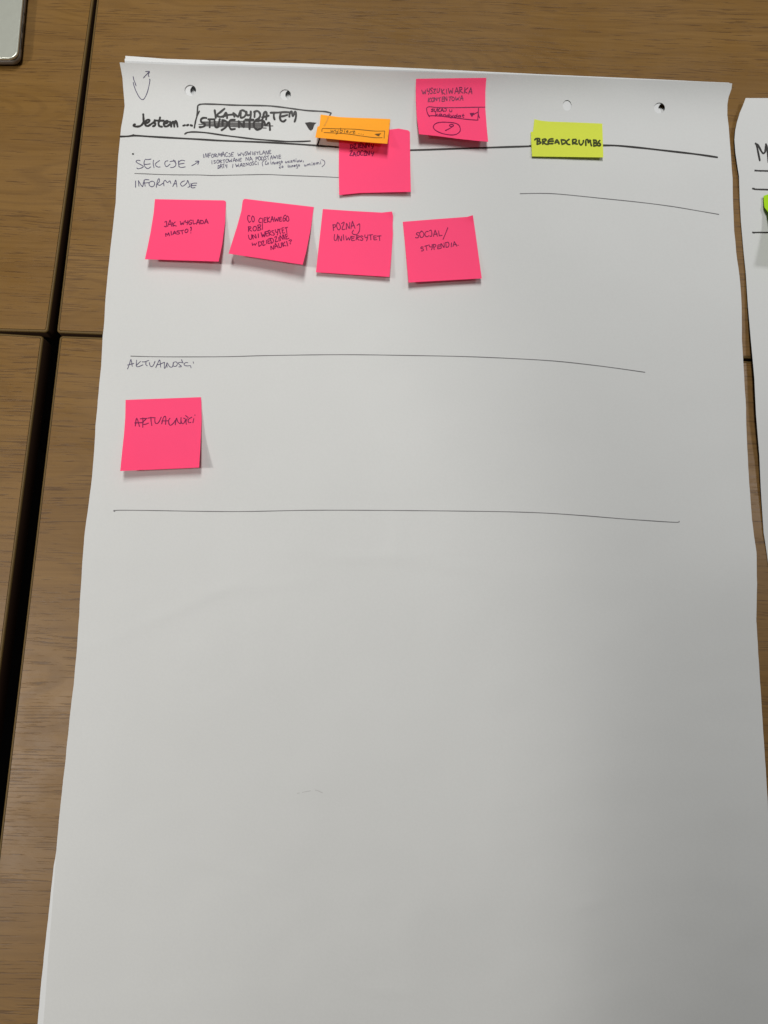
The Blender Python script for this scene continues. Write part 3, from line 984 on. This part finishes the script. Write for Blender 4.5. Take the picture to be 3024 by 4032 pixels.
# ------------------------------------------------------------------ the second chart at the right
rl = P('2936,386 2926.5,412 2913,444 2901.5,482 2894.7,515 2892,550 2895.6,600 2903,650 2910,694 2913,791 2917.6,874 2928.6,998 2937,1079 '
       '2945,1203 2956,1334 2963,1409 2970,1485 2977,1632 2990,1794 2996,1930 3007,2098 3012,2128 3024,2211 3045,2340 3085,2600 3150,3100 3220,3700')
rr = P('5300,395 5300,1500 5450,2500 5700,3700')


def zr(x, y):
    a = 0.0075 * gs(x, y, 2900, 1560, 260, 260)          # the left border stands off the table here
    c = max(0.0, (620 - y) / 240.0)
    return 0.0006 + a + 0.006 * min(c, 1.2) ** 2 + 0.0035 * gs(x, y, 2880, 560, 120, 150)


shr = sheet_mesh('paper_sheet', rl + list(reversed(rr)), zr, M_PAPER, step=34)
tag(shr, 'neighbouring white flipchart sheet with a marker letter M, only its left border in view', 'flipchart sheet')
strokes_mesh('handwriting', T('K15', '185,235 205,265 235,400 272,585;205,255 235,265 290,370 330,430 360,435 385,400 400,260;400,250 425,330 452,620'),
             7.2, zr, M_MARK, shr)
strokes_mesh('drawn_line', T('K15', '190,795 442,805 3000,850 9000,900'), 6.5, zr, M_MARK, shr)
strokes_mesh('drawn_line', T('K15', '130,1168 165,1175 442,1192 3000,1240 9000,1300'), 6.5, zr, M_MARK, shr)
strokes_mesh('drawn_line', T('K15', '130,2075 165,2085 442,2080 3000,2110 9000,2150'), 6.0, zr, M_MARK, shr)
n, zf = note('P', '3006.5,771 3024,765 3150,755 3290,745 3300,880 3310,1010 3180,1005 3060,985 3040,880 3024,834 3016,824 3010,816 3007.5,795',
             '3006.5,768 3290,745 3310,1010 3030,985', M_LIME, 'lime green sticky note at the right border of the picture on the neighbouring sheet',
             (0.024, 0.020), base=zr, p=1.0, off=0.003)


# ------------------------------------------------------------------ the laptop
def laptop():
    zt = 0.0150
    c = at(66.5, 229, zt)
    u = at(88.0, 0, zt)
    up_ = Vector((u.x - c.x, u.y - c.y, 0)).normalized()
    lf_ = Vector((-up_.y, up_.x, 0))
    Wd, Dp = 0.304, 0.212
    root = empty('laptop', (c.x + lf_.x * Wd / 2 + up_.x * Dp / 2, c.y + lf_.y * Wd / 2 + up_.y * Dp / 2, 0))
    tag(root, 'closed silver laptop on the upper left table, only its rounded corner in view', 'laptop')

    def slab(name, prof, mat):
        rings = []
        for ins, z in prof:
            pts = [c + lf_ * ins + up_ * ins, c + lf_ * ins + up_ * (Dp - ins), c + lf_ * (Wd - ins) + up_ * (Dp - ins), c + lf_ * (Wd - ins) + up_ * ins]
            rp = rounded_poly([Vector((q.x, q.y)) for q in pts], max(0.0095 - ins, 0.002), 10)
            rings.append([Vector((q.x, q.y, z)) for q in rp])
        k = len(rings[0])
        vs = [v for r_ in rings for v in r_]
        fs = [tuple(range(k))[::-1], tuple(range((len(rings) - 1) * k, len(rings) * k))]
        for a in range(len(rings) - 1):
            for i in range(k):
                j = (i + 1) % k
                fs.append((a * k + i, a * k + j, (a + 1) * k + j, (a + 1) * k + i))
        o = mesh_obj(name, vs, fs, mat, root)
        bm = bmesh.new()
        bm.from_mesh(o.data)
        bmesh.ops.recalc_face_normals(bm, faces=bm.faces)
        bm.to_mesh(o.data)
        bm.free()
        for i, p_ in enumerate(o.data.polygons):
            p_.use_smooth = len(p_.vertices) < 6
        return o
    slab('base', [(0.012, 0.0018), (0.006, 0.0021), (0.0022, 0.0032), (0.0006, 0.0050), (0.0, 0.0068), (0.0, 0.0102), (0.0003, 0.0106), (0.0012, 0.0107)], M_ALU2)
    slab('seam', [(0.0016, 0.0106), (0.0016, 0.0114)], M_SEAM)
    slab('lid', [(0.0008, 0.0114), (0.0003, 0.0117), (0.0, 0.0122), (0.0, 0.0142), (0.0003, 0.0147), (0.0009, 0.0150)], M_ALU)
    rt_ = -lf_
    for (d, ln_, hh) in ((0.024, 0.0150, 0.0011), (0.0435, 0.0118, 0.0014), (0.062, 0.0034, 0.0016)):
        m_ = c + up_ * d + rt_ * 0.00006
        vs, fs = [], []
        k = 16
        for dep in (0.0, -0.0008):
            for i in range(k):
                th = 2 * math.pi * i / k
                ox_ = (ln_ / 2 - hh) * (1 if math.cos(th) > 0 else -1) + hh * math.cos(th)
                vs.append(Vector((m_.x, m_.y, 0.0085 + hh * math.sin(th))) + up_ * ox_ + rt_ * dep)
        fs.append(tuple(range(k)))
        for i in range(k):
            fs.append((i, (i + 1) % k, k + (i + 1) % k, k + i))
        mesh_obj('port', vs, fs, M_SEAM, root)
    for a, b2 in ((0.03, 0.03), (0.03, Dp - 0.03), (Wd - 0.03, 0.03), (Wd - 0.03, Dp - 0.03)):
        q = c + lf_ * a + up_ * b2
        vs = []
        for z in (0.0, 0.0018):
            for i in range(12):
                vs.append((q.x + 0.006 * math.cos(i * math.pi / 6), q.y + 0.006 * math.sin(i * math.pi / 6), z))
        fs = [tuple(range(11, -1, -1)), tuple(range(12, 24))] + [(i, (i + 1) % 12, 12 + (i + 1) % 12, 12 + i) for i in range(12)]
        mesh_obj('foot', vs, fs, M_SEAM, root)


laptop()
